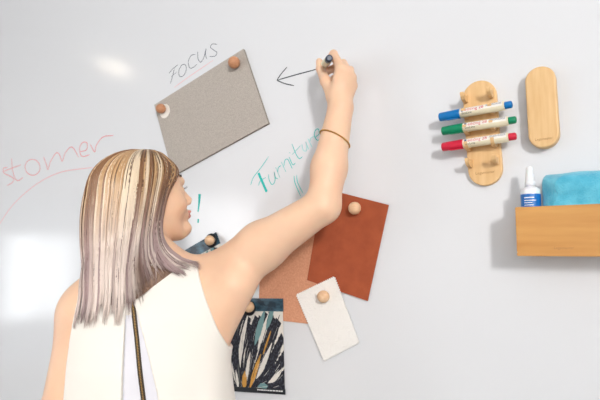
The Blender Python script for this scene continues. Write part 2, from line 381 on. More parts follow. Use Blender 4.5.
magnet(249, 307, .0128, 5.4, M['knob'], 'wooden ball magnet on the brushstroke print card')
magnet(209.6, 240.4, .0105, 5.0, M['knob'], 'wooden ball magnet just above the right shoulder')

# ------------------------------------------------------------------ wooden marker holder, markers, eraser
def axes_of(pa, pb, w0):
    a, b = W(*pa, w0), W(*pb, w0); z = a-b; l = np.linalg.norm(z); z /= l; y = np.array([0,-1.0,0]); x = np.cross(y, z); x = -x if x[0] < 0 else x
    return a, b, x, z, l
def pill(bm, pa, pb, half, w0, th, bev=.002, mi=0):
    """rounded bar from pa(top) to pb(bottom) given on wall"""
    a, b, x, z, l = axes_of(pa, pb, 0); ca, cb = a-z*half, b+z*half
    def ringp(h, y):
        o = []
        for k in range(17): t = math.pi*k/16; o.append(ca+(x*math.cos(t)+z*math.sin(t))*h+np.array([0,-y,0]))
        for k in range(17): t = math.pi+math.pi*k/16; o.append(cb+(x*math.cos(t)+z*math.sin(t))*h+np.array([0,-y,0]))
        return o
    prof = [(half, w0), (half, w0+th-bev), (half-bev*.3, w0+th-bev*.3), (half-bev, w0+th)]
    rings = [[bm.verts.new(tuple(p)) for p in ringp(h, y)] for h, y in prof]
    for r0, r1 in zip(rings, rings[1:]):
        for k in range(len(r0)): bm.faces.new((r0[k], r0[(k+1) % len(r0)], r1[(k+1) % len(r0)], r1[k])).material_index = mi
    bm.faces.new(rings[0]); bm.faces.new(rings[-1])
def text_obj(name, s, origin, xdir, ydir, size, m, parent, wrap=None, align='LEFT'):
    """text as mesh: origin + x*xdir + y*ydir; wrap=(radius, normal) bends it around a barrel"""
    cu = bpy.data.curves.new('t', 'FONT'); cu.body = s; cu.size = size; cu.align_x = align; cu.resolution_u = 2
    to = bpy.data.objects.new('t', cu); COL.objects.link(to); dg = bpy.context.evaluated_depsgraph_get(); dg.update()
    me = bpy.data.meshes.new_from_object(to.evaluated_get(dg)); bpy.data.objects.remove(to); bpy.data.curves.remove(cu)
    nrm = np.cross(xdir, ydir)
    for v in me.vertices:
        x, y = v.co.x, v.co.y
        if wrap: r, a0 = wrap; a = a0+y/r; p = origin+xdir*x+(ydir*math.sin(a)+nrm*math.cos(a))*r
        else: p = origin+xdir*x+ydir*y
        v.co = p
    return link(name, me, m, parent)
pa, pb = (479.2,82), (487.2,186)
A, B_, hx, hz, hl = axes_of(pa, pb, 0)
hroot = thing('marker_holder', 'beech marker holder with rounded ends carrying three markers', 'marker holder', (A+B_)/2)
bm = bmesh.new(); pill(bm, pa, pb, rad(483,130,0,16.2), 0, .010); obj('back_plate', bm, M['beech'], hroot)
nrm = np.array([0,-1.0,0])
def holder_point(u, v, w_): # u across in m, v from top in m
    return A-hz*v+hx*u+nrm*w_
ph = rad(483,130,0,16.2)
rows = [.030+.0315*k for k in range(5)]
prof = [(0.008,-.006), (0.008,.007), (.014,.006), (.019,.0015), (.026,-.0008), (.033,.0005), (.037,.0035), (.0405,.0052), (.0412,.002), (.039,-.004), (.033,-.0085), (.022,-.011), (.012,-.010)]
for side in (-1, 1):
    for v in rows:
        bm = bmesh.new(); u0 = side*(ph-(.006 if side < 0 else .0085))-.003
        prism(bm, [holder_point(u0, v-zz, ww) for ww, zz in prof], hx*.0072)
        bmesh.ops.bevel(bm, geom=bm.edges[:], offset=.0007, segments=1, affect='EDGES')
        obj('cradle', bm, M['beech'], hroot)
text_obj('engraving', 'Legamaster', holder_point(0, hl-.022, .0103), hx*1.0, hz, .0075, M['burn'], hroot, align='CENTER')
def marker(pl, pr, w_, mc, cname, label, lettering=True):
    a, b = W(*pl, w_), W(*pr, w_); ax = b-a; l = np.linalg.norm(ax); ax /= l
    root = thing('whiteboard_marker', label, 'marker', (a+b)/2, 'whiteboard markers in the beech holder')
    r = .0085
    bm = bmesh.new(); lathe(bm, a+ax*(l*.29), ax, [(0,r*.88), (.001,r), (l*.605,r), (l*.61,r*.8)], 28); obj('barrel', bm, M['barrel'], root)
    bm = bmesh.new(); lathe(bm, a, ax, [(0,r*.7), (.001,r*.92), (.003,r*.98), (l*.29,r*1.1), (l*.302,r*1.1), (l*.304,r*.9)], 28)
    upv = np.cross(nrm, ax); upv = upv if upv[2] > 0 else -upv
    c0 = a+ax*l*.1-upv*r*1.0+nrm*r*.3
    p = [c0, c0+ax*l*.17, c0+ax*l*.17-upv*.0016, c0+ax*.004-upv*.0016]
    prism(bm, p, nrm*.004); obj('cap', bm, mc, root)
    bm = bmesh.new(); lathe(bm, a+ax*l*.895, ax, [(0,r*.74), (.002,r*.80), (l*.085,r*.78), (l*.098,r*.66), (l*.105,r*.3)], 28); obj('end_plug', bm, mc, root)
    # printed label
    nn = np.cross(ax, upv); nn = nn if nn[1] < 0 else -nn
    def band(x0, x1, a0, a1, m, name, lift=.0001):
        bm = bmesh.new(); k = 8; rr = r+lift
        V = [[bm.verts.new(tuple(a+ax*x+(upv*math.sin(t)+nn*math.cos(t))*rr)) for x in (x0, x1)] for t in np.linspace(a0, a1, k)]
        for i in range(k-1): bm.faces.new((V[i][0], V[i][1], V[i+1][1], V[i+1][0]))
        return obj(name, bm, m, root)
    band(l*.31, l*.88, -.1, 1.25, M['lwhite'], 'printed_label')
    band(l*.33, l*.36, .12, .85, M['lnavy'], 'label_mark', .0002)
    text_obj('brand_lettering', 'edding 28', a+ax*l*.375, ax, upv, .0088, M['lred'], root, wrap=(r+.0003, .12))
    text_obj('small_lettering', 'EcoLine', a+ax*l*.335, ax, upv, .0058, M['ltext'], root, wrap=(r+.0002, -.52))
    for t0 in (.85, .62, .4): band(l*.66, l*.87, t0, t0+.07, M['lnavy'], 'label_line', .0002)
    return root
marker((439.2,117.4),(512.6,104.2), .032, M['pblue'], 'blue', 'blue whiteboard marker, top one in the wooden holder')
marker((442.0,131.2),(516.6,119.6), .032, M['pgreen'], 'green', 'green whiteboard marker between the blue and the red one')
marker((442.0,147.2),(516.8,136.0), .032, M['pred'], 'red', 'red whiteboard marker, lowest in the wooden holder')
# eraser
er = thing('board_eraser', 'upright beech eraser block with rounded ends right of the marker holder', 'eraser', W(542,108))
eh = rad(542,108,.022,14.0)
bm = bmesh.new(); pill(bm, (541.0,70.2), (546.2,149.8), eh, .006, .018, .003); obj('wooden_body', bm, M['beech'], er)
bm = bmesh.new(); pill(bm, (541.2,71.6), (546,148.4), eh-.002, 0, .006, .0005); obj('felt_pad', bm, M['felt'], er)
A2, B2, ex, ez, el = axes_of((541.0,70.2), (546.2,149.8), 0)
text_obj('engraving', 'Legamaster', B2+ez*.0135+nrm*.0243, ex, ez, .0062, M['burn'], er, align='CENTER')

# ------------------------------------------------------------------ wooden shelf box
wf = .075
tlc = W(515.2,207.2,wf); blc = W(516.8,256.0,wf); xl = (tlc[0]+blc[0])/2; zt, zb = tlc[2], blc[2]; xr = xl+.26
bx = thing('wall_box', 'open beech wood box fixed to the board, holding a bottle and cloth', 'storage box', (xl, 0, zb))
t = .008
boxo('front_board', (xl, -wf, zb+.006), (xr, -wf+t, zt), M['beechh'], bx, .0008)
boxo('bottom_board', (xl, -wf-.0005, zb), (xr, 0, zb+.006), M['beechh'], bx, .0008)
boxo('side_board', (xl, -wf+t, zb+.006), (xl+t, -.002, zt), M['beechh'], bx, .0008)
boxo('side_board', (xr-t, -wf+t, zb+.006), (xr, -.002, zt), M['beechh'], bx, .0008)
boxo('back_board', (xl+t, -.008, zb+.006), (xr-t, 0, zt), M['beechh'], bx, .0008)
text_obj('engraving', 'Legamaster', np.array([W(564,250,wf)[0], -wf-.0003, zb+.0115]), np.array([1.0,0,0]), np.array([0,0,1.0]), .0062, M['burn'], bx, align='CENTER')
# spray bottle
wb = .042
bc = W(531,205,wb); br = rad(531,205,wb,9.2); zt_b = W(531,189,wb)[2]; ztop = W(531,166.5,wb)[2]; zbase = zb+.0063
bo = thing('spray_bottle', 'white pump bottle with blue label standing in the wooden box', 'bottle', (bc[0], -wb, zbase))
bm = bmesh.new(); lathe(bm, (bc[0], -wb, zbase), (0,0,1), [(0,br*.9), (.003,br), (zt_b-.004-zbase,br), (zt_b-.0005-zbase,br*.93), (zt_b+.003-zbase,br*.6), (zt_b+.005-zbase,br*.42)], 32); obj('bottle_body', bm, M['bottle'], bo)
bm = bmesh.new(); h0 = zt_b+.005-zbase; h1 = ztop-zbase
lathe(bm, (bc[0], -wb, zbase), (0,0,1), [(h0,br*.52), (h0+.009,br*.52), (h0+.0095,br*.46), (h0+(h1-h0)*.60,br*.42), (h0+(h1-h0)*.62,br*.38), (h1-.003,br*.36), (h1-.001,br*.30), (h1,br*.18)], 24); obj('pump_nozzle', bm, M['bottle'], bo)
bm = bmesh.new(); k = 24; zl0, zl1 = W(531,222,wb)[2], W(531,194.5,wb)[2]
V = [[bm.verts.new((bc[0]+(br+.0003)*math.cos(a), -wb+(br+.0003)*math.sin(a), z)) for z in (zl0, zl1)] for a in np.linspace(-math.pi*.93, math.pi*.12, k)]
for i in range(k-1): bm.faces.new((V[i][0], V[i][1], V[i+1][1], V[i+1][0])).smooth = True
obj('blue_label', bm, M['lblue'], bo)
bm = bmesh.new()
for (z0_, z1_, a0_, a1_) in ((.0055,.0072,-2.1,-1.1), (.0105,.0118,-2.1,-.9), (.0145,.0156,-2.1,-1.3), (.0185,.0195,-2.1,-1.2)):
    V = [[bm.verts.new((bc[0]+(br+.0006)*math.cos(a), -wb+(br+.0006)*math.sin(a), zl1-z)) for z in (z0_, z1_)] for a in np.linspace(a0_, a1_, 8)]
    for i in range(7): bm.faces.new((V[i][0], V[i][1], V[i+1][1], V[i+1][0]))
obj('label_lettering', bm, M['white'], bo)
# cloth: folded thick bundle
cx0, cx1 = W(541.5,190,.05)[0], xr-t-.004; cz1 = W(560,173,.05)[2]; cz0 = zbase
nu, nv = 60, 40
bm = bmesh.new()
def fold(x, z, front):
    u = (x-cx0)/(cx1-cx0); v = (z-cz0)/(cz1-cz0)
    return .006*math.sin(u*9+v*3)+.004*math.sin(u*23-v*6)+.0025*math.sin(v*19+u*5)
rings = []
for j in range(nv+1):
    v = j/nv; row = []
    for i in range(nu*2):
        s = i/(nu*2)*2*math.pi; cxm = (cx0+cx1)/2
        sx = math.copysign(abs(math.cos(s))**.35, math.cos(s)); sy = math.copysign(abs(math.sin(s))**.5, math.sin(s))
        rr = 1 if v < .86 else math.sqrt(max(0, 1-((v-.86)/.145)**2))
        x = cxm+sx*(cx1-cx0)/2*(1-(1-rr)*.08); topz = cz1-.003*math.exp(-((x-cx0)/.008)**2)+.0012*math.sin(x*90)
        z = cz0+(topz-cz0)*v
        y = -.042+sy*.020*(rr if rr > .05 else .05)+(fold(x, z, 1)*.8 if sy < 0 else 0)*(.4+.6*rr)
        row.append(bm.verts.new((x, min(max(y, -wf+t+.001), -.0095), z)))
    rings.append(row)
for a, b in zip(rings, rings[1:]):
    for k in range(len(a)): bm.faces.new((a[k], a[(k+1) % len(a)], b[(k+1) % len(a)], b[k])).smooth = True
bm.faces.new(rings[0]); bm.faces.new(rings[-1])
tag(obj('microfibre_cloth', bm, M['cloth']), 'folded turquoise microfibre cloth sticking out of the wooden box', 'cloth')

# ------------------------------------------------------------------ the person (implicit surfaces -> one mesh)
f32 = np.float32
def cone(P, a, b, r1, r2):
    a = np.asarray(a, f32); ba = np.asarray(b, f32)-a; l2 = float(ba@ba); rr = r1-r2; a2 = l2-rr*rr; il2 = 1/l2
    pa_ = P-a; y = pa_@ba; z = y-l2; q = pa_*l2-ba[None, :]*y[:, None]; x2 = (q*q).sum(1); y2 = y*y*l2; z2 = z*z*l2
    k = math.copysign(1, rr)*rr*rr*x2
    d = (np.sqrt(np.maximum(x2*a2*il2, 0))+y*rr)*il2-r1
    m1 = np.sign(z)*a2*z2 > k; m2 = np.sign(y)*a2*y2 < k
    d = np.where(m2, np.sqrt(x2+y2)*il2-r1, d); d = np.where(m1, np.sqrt(x2+z2)*il2-r2, d)
    return d
def ellip(P, c, Rm, r):
    q = (P-np.asarray(c, f32))@np.asarray(Rm, f32); r = np.asarray(r, f32)   # columns of Rm are the axes
    k0 = np.sqrt(((q/r)**2).sum(1)); k1 = np.sqrt(((q/(r*r))**2).sum(1)); return k0*(k0-1)/np.maximum(k1, 1e-6)
def smin(a, b, k): h = np.maximum(k-np.abs(a-b), 0)/k; return np.minimum(a, b)-h*h*k*.25
def smax(a, b, k): return -smin(-a, -b, k)

# torso frame
TC = W(146,330,.285); hr = ray(140,300); hr = np.array([hr[0], hr[1], 0]); hr /= np.linalg.norm(hr)
def rotz(v, a): c, s = math.cos(a), math.sin(a); return np.array([c*v[0]-s*v[1], s*v[0]+c*v[1], v[2]])
TF = rotz(hr, R(-10)); TR = np.array([TF[1], -TF[0], 0]); ZU = np.array([0,0,1.0])   # facing, her right, up
TM = np.stack([TR, TF, ZU], 1)
def T(x, y, z): return np.array([TC[0], TC[1], 0])+TR*x+TF*y+ZU*z
ZS = 1.355
# head frame
HC = W(138.5,192.5,.27); hh = ray(140,192); hh = np.array([hh[0], hh[1], 0]); hh /= np.linalg.norm(hh)
HR0 = np.array([hh[1], -hh[0], 0])
HF0 = HR0*math.cos(R(16))+hh*math.sin(R(16)); HP = R(13)
HF = HF0*math.cos(HP)+ZU*math.sin(HP); HU = ZU*math.cos(HP)-HF0*math.sin(HP); HL = np.cross(HU, HF)   # forward, up, left
HM = np.stack([HF, HL, HU], 1)
def H(f, s, u): return HC+HF*f+HL*s+HU*u

# arm joints
SR = W(219,281,.175); ELB = W(323,206,.135); WRI = W(340.5,108,.088)
SL = W(83,319,.375); EL2 = W(59,420,.40); WR2 = T(-.17,.14,.86)
def rp(px, py, w_, r): return rad(px, py, w_, r)
# hand joints
def hj(px, py, w_): return W(px, py, w_)
FI = {
 'index': [hj(341,69,.100), hj(333.5,54,.084), hj(328.0,60.5,.060), hj(324,67.5,.044)],
 'middle': [hj(347.5,72,.090), hj(343,63.5,.066), hj(334,68,.046), hj(327,72.5,.034)],
 'ring': [hj(351,78,.079), hj(350,70,.056), hj(341,74,.036), hj(333,78,.028)],
 'little': [hj(352,86,.068), hj(353,79,.046), hj(346,81,.030), hj(338,84.5,.024)]}
FR = {'index': (.0098,.0086,.0078,.0066), 'middle': (.0098,.0088,.0078,.0066), 'ring': (.0092,.0082,.0072,.0062), 'little': (.0084,.0072,.0064,.0055)}
TH = [hj(334,97,.090), hj(325.5,81,.084), hj(320.3,69,.070), hj(319.2,61.5,.060)]; TRd = (.0145,.0112,.0092,.0074)
def body(P, core=False):
    P = P.astype(f32)
    # torso
    d = ellip(P, T(0,.005,1.20), TM, (.145,.098,.20))
    d = smin(d, ellip(P, T(0,.0,1.0), TM, (.128,.092,.16)), .05)
    d = smin(d, ellip(P, T(0,.005,.86), TM, (.165,.112,.13)), .06)
    d = smin(d, cone(P, T(-.115,0,1.262), T(.10,0,1.288), .048,.046), .05)
    for s in (-1, 1): d = smin(d, ellip(P, T(s*.07,.085,1.17), TM, (.055,.045,.06)), .03)
    d = smin(d, cone(P, T(.085,.0,1.15), W(233,285,.20), .055,.045), .04)
    # legs
    for s in (-1, 1):
        d = smin(d, cone(P, T(s*.085,0,.80), T(s*.09,.01,.46), .082,.052), .04)
        d = smin(d, cone(P, T(s*.09,.01,.46), T(s*.095,-.01,.09), .052,.034), .02)
        d = smin(d, cone(P, T(s*.095,-.02,.045), T(s*.11,.13,.03), .034,.026), .02)
    # neck
    neck0 = (T(0,.0,1.30)); d = smin(d, cone(P, neck0, H(-.02,0,-.07), .060,.054), .035)
    d = smin(d, cone(P, T(.02,0,1.295), SR+np.array([0,0,.001]), .042,.044), .04)
    # right arm
    d = smin(d, cone(P, SR, W(262,246,.155), rp(216,268,.175,27), rp(262,246,.155,23.5)), .03)
    d = smin(d, cone(P, W(262,246,.155), ELB, rp(262,246,.155,23.5), rp(323,206,.135,17)), .02)
    d = smin(d, cone(P, ELB, W(329,168,.118), rp(323,206,.135,16.5), rp(329,168,.118,17.3)), .015)
    d = smin(d, cone(P, W(329,168,.118), WRI, rp(329,168,.118,17.3), rp(340,108,.088,12.4)), .015)
    if core: return d
    # left arm
    d = smin(d, cone(P, SL, EL2, rp(78,318,.375,22), rp(50,420,.40,19)), .03)
    d = smin(d, cone(P, EL2, WR2, .040,.024), .02)
    d = smin(d, cone(P, WR2, WR2+np.array([0,.0,-.09])+TF*.01, .028,.022), .02)
    for k in range(4):
        b0 = WR2+np.array([0,0,-.09])+TF*(.02-.015*k); b1 = b0+np.array([0,0,-.05+.004*abs(k-1)])+TF*.004; b2 = b1+np.array([0,0,-.025])+TR*.008
        d = smin(d, cone(P, b0, b1, .0085,.0075), .006); d = smin(d, cone(P, b1, b2, .0075,.0062), .004)
    b0 = WR2+np.array([0,0,-.03])+TF*.015; d = smin(d, cone(P, b0, b0+np.array([0,0,-.045])+TF*.025, .012,.009), .01)
    # right hand
    near = np.linalg.norm(P-np.asarray(hj(338,80,.07), f32), axis=1) < .13
    if near.any():
        Q = P[near]; e = d[near]
        h = cone(Q, WRI, hj(340,96,.088), .0235,.021)
        for n_, k_ in (('index',0), ('middle',1), ('ring',2), ('little',3)):
            st_ = hj(335.5+3.2*k_, 99+.6*k_, .090-.004*k_)
            h = smin(h, cone(Q, st_, FI[n_][0], .0130,.0112), .010)
        h = smin(h, cone(Q, hj(334,97,.086), hj(340,74,.092), .013,.010), .010)
        th = cone(Q, TH[0], TH[1], TRd[0], TRd[1])
        th = smin(th, cone(Q, TH[1], TH[2], TRd[1], TRd[2]), .004); th = smin(th, cone(Q, TH[2], TH[3], TRd[2], TRd[3]), .003)
        fs = []
        for n_ in FI:
            J, r_ = FI[n_], FR[n_]; g = cone(Q, J[0], J[1], r_[0]+.0008, r_[1])
            g = smin(g, cone(Q, J[1], J[2], r_[1], r_[2]), .003); g = smin(g, cone(Q, J[2], J[3], r_[2], r_[3]), .002); fs.append(g)
        h = smin(h, th, .009)
        fing = fs[0]
        for g in fs[1:]: fing = smin(fing, g, .0022)
        h = smin(h, fing, .005)
        d[near] = smin(e, h, .010)
    # head
    near = np.linalg.norm(P-np.asarray(HC, f32), axis=1) < .20
    if near.any():
        Q = P[near]; e = d[near]
        h = ellip(Q, H(-.006,0,.010), HM, (.088,.071,.073))
        h = smin(h, ellip(Q, H(.030,0,-.038), HM, (.058,.056,.082)), .03)
        h = smin(h, ellip(Q, H(.048,0,.006), HM, (.042,.055,.05)), .02)
        for s in (-1, 1):
            h = smin(h, cone(Q, H(-.0,s*.046,-.062), H(.068,s*.012,-.103), .018,.014), .02)
            h = smin(h, ellip(Q, H(.060,s*.034,-.040), HM, (.026,.022,.024)), .02)      # cheek
            h = smax(h, -ellip(Q, H(.098,s*.031,-.010), HM, (.018,.018,.013)), .014)     # eye socket
            h = smin(h, ellip(Q, H(.0765,s*.031,-.012), HM, (.0125,.014,.0125)), .004)     # eyelids
            h = smax(h, -ellip(Q, H(.090,s*.031,-.0135), HM, (.006,.0100,.0016)), .001)
            h = smin(h, ellip(Q, H(-.002,s*.066,-.02), HM, (.016,.008,.029)), .006)
        h = smin(h, cone(Q, H(.088,-.02,.008), H(.088,.02,.008), .009,.009), .012)       # brow ridge
        h = smin(h, cone(Q, H(.0895,0,-.004), H(.105,0,-.033), .0060,.0075), .008)         # nose
        h = smin(h, ellip(Q, H(.1055,0,-.036), HM, (.0080,.009,.0070)), .005)
        for s in (-1, 1): h = smin(h, ellip(Q, H(.099,s*.011,-.040), HM, (.009,.007,.0065)), .005)
        h = smin(h, ellip(Q, H(.080,0,-.064), HM, (.019,.024,.018)), .012)
        h = smin(h, ellip(Q, H(.0985,0,-.0610), HM, (.0068,.017,.0048)), .003)            # lips
        h = smin(h, ellip(Q, H(.0965,0,-.0705), HM, (.0068,.015,.0055)), .003)
        h = smin(h, ellip(Q, H(.084,0,-.096), HM, (.016,.019,.015)), .014)                # chin
        d[near] = smin(e, h, .014)
    return d
def garment_xy(z):
    """half width, half depth of the loose top at height z"""
    zz = [.80, 1.0, 1.08, 1.16, 1.25, 1.31, 1.35]
    a = np.interp(z, zz, [.205, .186, .178, .168, .160, .145, .11]); b = np.interp(z, zz, [.145, .132, .126, .120, .100, .072, .05]); return a, b
TXc = .0
def gap_x(z):
    """left and right edge of the open back placket at height z"""
    zz = [1.02, 1.28, 1.31]; return np.interp(z, zz, GL), np.interp(z, zz, GRr)
def loc(p): q = np.asarray(p)-np.array([TC[0], TC[1], 0]); return q@TR, q@TF
# pixel -> torso x on the back surface
def back_x(px, py):
    d_ = ray(px, py)
    for t_ in np.arange(.6, 1.6, .0005):
        p = CAM+d_*t_; x, y = loc(p); a, b = garment_xy(p[2])
        if abs(x) < a and y > -b*math.sqrt(1-(x/a)**2): return x, p[2]
    p = CAM+d_*t_; return 0, p[2]
(gx0, gz0), (gx1, gz1) = back_x(122,398), back_x(126,306)
(hx0, hz0), (hx1, hz1) = back_x(154,398), back_x(134,300)
(zx0, zz0), (zx1, zz1) = back_x(141.5,398), back_x(133,300)
def lin(z, za, xa, zb_, xb): t_ = (z-za)/(zb_-za); return xa+(xb-xa)*t_
AHR = [(W(197,262,.2), 0)]
def top_sdf(P):
    P = P.astype(f32); q = P-np.asarray([TC[0], TC[1], 0], f32); x = q@TR.astype(f32); y = q@TF.astype(f32); z = P[:, 2]
    a, b = garment_xy(z)
    wr = .0035*np.sin(x*38+z*5)*np.clip((1.3-z)*5, 0, 1)+.002*np.sin(x*80-z*11)*np.clip((1.25-z)*5, 0, 1)
    k = np.sqrt((x/a)**2+(y/b)**2); d = (k-1)*np.minimum(a, b)*.95+wr
    ztop = 1.345-.25*np.abs(x)+.12*x-1.6*np.maximum(np.abs(x)-.13, 0)
    d = smax(d, (z-ztop)*.95, .03)
    bc0 = body(P, True); d = smin(d, bc0-.006, .01)
    # armholes
    fr = np.interp(z, AZR, AXR)+3*np.maximum(AZR[0]-z, 0); fl = np.interp(z, AZL, AXL)
    d = smax(d, (x-fr)*.9, .003); d = smax(d, (fl-x)*.9, .003)
    d = smax(d, z-1.350, .004)     # neckline
    d = smax(d, .80-z, .004)
    # open placket
    g0 = lin(z, gz0, gx0, gz1, gx1); g1 = lin(z, hz0, hx0, hz1, hx1)+.006*np.sin(np.clip((hz1-z)/.25, 0, 1)*math.pi)
    inside = np.minimum(np.minimum(x-g0, g1-x), -y)
    d = np.where((inside > -.006) & (z < hz1+.02), np.minimum(smax(d, np.minimum(inside, d+.013), .0015), smax(bc0-.0015, z-1.33, .004)), d)
    return d
# armhole curves in torso x / z from the photo
def bx_line(pts):
    o = []
    for px, py in pts:
        d_ = ray(px, py); q = CAM+d_*np.linspace(.5, 1.5, 2001)[:, None]; b_ = body(q)-.006; k_ = np.argmax(b_ < 0) if (b_ < 0).any() else int(np.argmin(b_)); p = q[k_]; o.append((p[2], loc(p)[0]))
    o.sort(); return [a for a, b in o], [b for a, b in o]
AZR, AXR = bx_line([(195,256), (197.5,266), (200,280), (206,300), (217,328), (229,348)])
AZL, AXL = bx_line([(80,292), (76,302), (71,320), (68,340), (66,365)])

def surface_nets(fn, lo, hi, h, newton=2):
    lo = np.array(lo); n = np.ceil((np.array(hi)-lo)/h).astype(int)+1; S = 8
    nc = (n+S-1)//S
    cc = np.stack(np.meshgrid(*[np.arange(k) for k in nc], indexing='ij'), -1).reshape(-1, 3)
    dc = fn(lo+(cc+.5)*S*h); act = cc[np.abs(dc) < S*h*1.35+.012]
    V = np.full(tuple(nc*S+1), 1.0, f32)
    g = np.stack(np.meshgrid(*[np.arange(S+1)]*3, indexing='ij'), -1).reshape(-1, 3)
    neg = cc[dc <= -(S*h*1.35+.012)]
    for c_ in neg: V[c_[0]*S:c_[0]*S+S+1, c_[1]*S:c_[1]*S+S+1, c_[2]*S:c_[2]*S+S+1] = -1
    for i in range(0, len(act), 400):
        idx = (act[i:i+400, None, :]*S+g[None]).reshape(-1, 3); v = fn(lo+idx*h); V[idx[:, 0], idx[:, 1], idx[:, 2]] = v
    s = V < 0
    cnt = sum(s[a:s.shape[0]-1+a, b:s.shape[1]-1+b, c_:s.shape[2]-1+c_].astype(np.int8) for a in (0,1) for b in (0,1) for c_ in (0,1))
    cells = np.argwhere((cnt > 0) & (cnt < 8)); cid = -np.ones(cnt.shape, np.int64); cid[tuple(cells.T)] = np.arange(len(cells))
    acc = np.zeros((len(cells), 3)); num = np.zeros(len(cells)); cor = [(a, b, c_) for a in (0,1) for b in (0,1) for c_ in (0,1)]
    for i, p in enumerate(cor):
        for q in cor[i+1:]:
            if sum(abs(p[k]-q[k]) for k in range(3)) != 1: continue
            va = V[cells[:, 0]+p[0], cells[:, 1]+p[1], cells[:, 2]+p[2]].astype(float); vb = V[cells[:, 0]+q[0], cells[:, 1]+q[1], cells[:, 2]+q[2]].astype(float)
            m = (va < 0) != (vb < 0); t_ = np.where(m, va/np.where(va == vb, 1, va-vb), 0)[:, None]
            acc += np.where(m[:, None], np.array(p)+(np.array(q)-np.array(p))*t_, 0); num += m
    pos = lo+(cells+acc/num[:, None])*h
    for _ in range(newton):
        e = h*.3; d0 = fn(pos); G = np.stack([fn(pos+np.eye(3)[k]*e)-fn(pos-np.eye(3)[k]*e) for k in range(3)], 1)/(2*e)
        g2 = np.maximum((G*G).sum(1), .25); st_ = -(d0/g2)[:, None]*G; l_ = np.linalg.norm(st_, axis=1, keepdims=True); st_ *= np.minimum(1, h*.5/np.maximum(l_, 1e-9)); pos = pos+st_
    quads = []
    for ax in range(3):
        sl0 = [slice(1, -1)]*3; sl1 = [slice(1, -1)]*3; sl0[ax] = slice(0, -1); sl1[ax] = slice(1, None)
        a, b = s[tuple(sl0)], s[tuple(sl1)]; o1, o2_ = [(1,2), (2,0), (0,1)][ax]
        for flip in (0, 1):
            e_ = np.argwhere((a & ~b) if not flip else (~a & b))
            e_ = e_+np.array([0 if k == ax else 1 for k in range(3)])
            u = np.eye(3, dtype=int)[o1]; v = np.eye(3, dtype=int)[o2_]
            Q = [e_-u-v, e_-v, e_, e_-u]; ids = np.stack([cid[tuple(k.T)] for k in Q], 1)
            quads.append(ids[:, ::-1] if flip else ids)
    return pos, np.concatenate(quads)
def net_obj(name, fn, lo, hi, h, m, parent, mfn=None):
    pos, q = surface_nets(fn, lo, hi, h); q = q[(q >= 0).all(1)]
    me = bpy.data.meshes.new(name); me.from_pydata(pos.tolist(), [], q.tolist()); me.update()
    o = link(name, me, m, parent, True)
    if mfn is not None: me.polygons.foreach_set('material_index', mfn(pos[q].mean(1)).astype(np.int32))
    return o, pos
person = thing('person', 'woman with streaked blonde bob in a sleeveless cream top, writing on the board', 'person', (TC[0], TC[1], 0))
def bmat(c):
    q = (c-HC)@HM; lip = (q[:, 0] > .094) & (np.abs(q[:, 1]) < .018) & (q[:, 2] < -.0575) & (q[:, 2] > -.0755)
    return np.where(lip, 1, 0)
lo = np.array([-1.5,-.62,0.001]); hi = np.array([-.42,-.012,1.84])
bo_, bpos = net_obj('body', body, lo, hi, .003, [M['skin'], M['lip']], person, bmat)
def topmat(c):
    q = c-np.array([TC[0], TC[1], 0]); x, y, z = q@TR, q@TF, c[:, 2]
    g0 = lin(z, gz0, gx0, gz1, gx1); g1 = lin(z, hz0, hx0, hz1, hx1)+.006*np.sin(np.clip((hz1-z)/.25, 0, 1)*math.pi); a, b = garment_xy(z)
    return np.where((x > g0) & (x < g1) & (y < 0) & (z < hz1+.02) & (np.sqrt((x/a)**2+(y/b)**2) < 1-.006/b), 1, 0)
net_obj('sleeveless_top', top_sdf, np.array([TC[0]-.30, TC[1]-.30, .78]), np.array([TC[0]+.30, TC[1]+.30, 1.42]), .003, [M['top'], M['top_in']], person, topmat)
def trouser(P):
    P = P.astype(f32); d = ellip(P, T(0,.005,.88), TM, (.175,.122,.14))
    for s in (-1, 1):
        d = smin(d, cone(P, T(s*.085,0,.80), T(s*.095,.01,.46), .095,.070), .03); d = smin(d, cone(P, T(s*.095,.01,.46), T(s*.10,-.01,.13), .070,.055), .02)
    return smax(smax(d, P[:, 2]-.985, .004), .11-P[:, 2], .004)
net_obj('trousers', trouser, (TC[0]-.28, TC[1]-.28, .10), (TC[0]+.28, TC[1]+.28, 1.0), .006, M['trouser'], person)
for s in (-1, 1):
    def shoe(P, s=s):
        d = cone(P, T(s*.095,-.025,.045), T(s*.112,.14,.034), .042,.034); d = smin(d, ellip(P, T(s*.105,.09,.03), TM, (.042,.09,.03)), .02)
        return smax(smax(d, .003-P[:, 2], .003), P[:, 2]-.085, .004)
    c_ = T(s*.1,.05,.04); net_obj('shoe', shoe, c_-.16, c_+.16, .005, M['shoe'], person)
# zip on the placket
def back_y(x, z, off):
    """lining surface of the open placket at torso position x, height z"""
    ys = np.linspace(-.22, 0, 441); p = T(x, 0, z)[None]+TF[None]*ys[:, None]; d_ = top_sdf(p); return ys[int(np.argmax(d_ < 0))]-off
def strip(name, hw, off, th, m, z0_, z1_, n=90, parent=person):
    bm = bmesh.new(); rows_ = []
    for i in range(n+1):
        z = z0_+(z1_-z0_)*i/n; x = lin(z, zz0, zx0, zz1, zx1)
        rows_.append([bm.verts.new(tuple(T(x+s*hw, back_y(x, z, o_)-0, z))) for s, o_ in ((-1,off), (-1,off+th), (1,off+th), (1,off))])
    for a, b in zip(rows_, rows_[1:]):
        for k in range(4): bm.faces.new((a[k], a[(k+1) % 4], b[(k+1) % 4], b[k]))
    return obj(name, bm, m, parent)
zp = strip('zip', .0042, -.001, .0030, M['ziptape'], .86, hz1+.004)
bm = bmesh.new(); z = .865
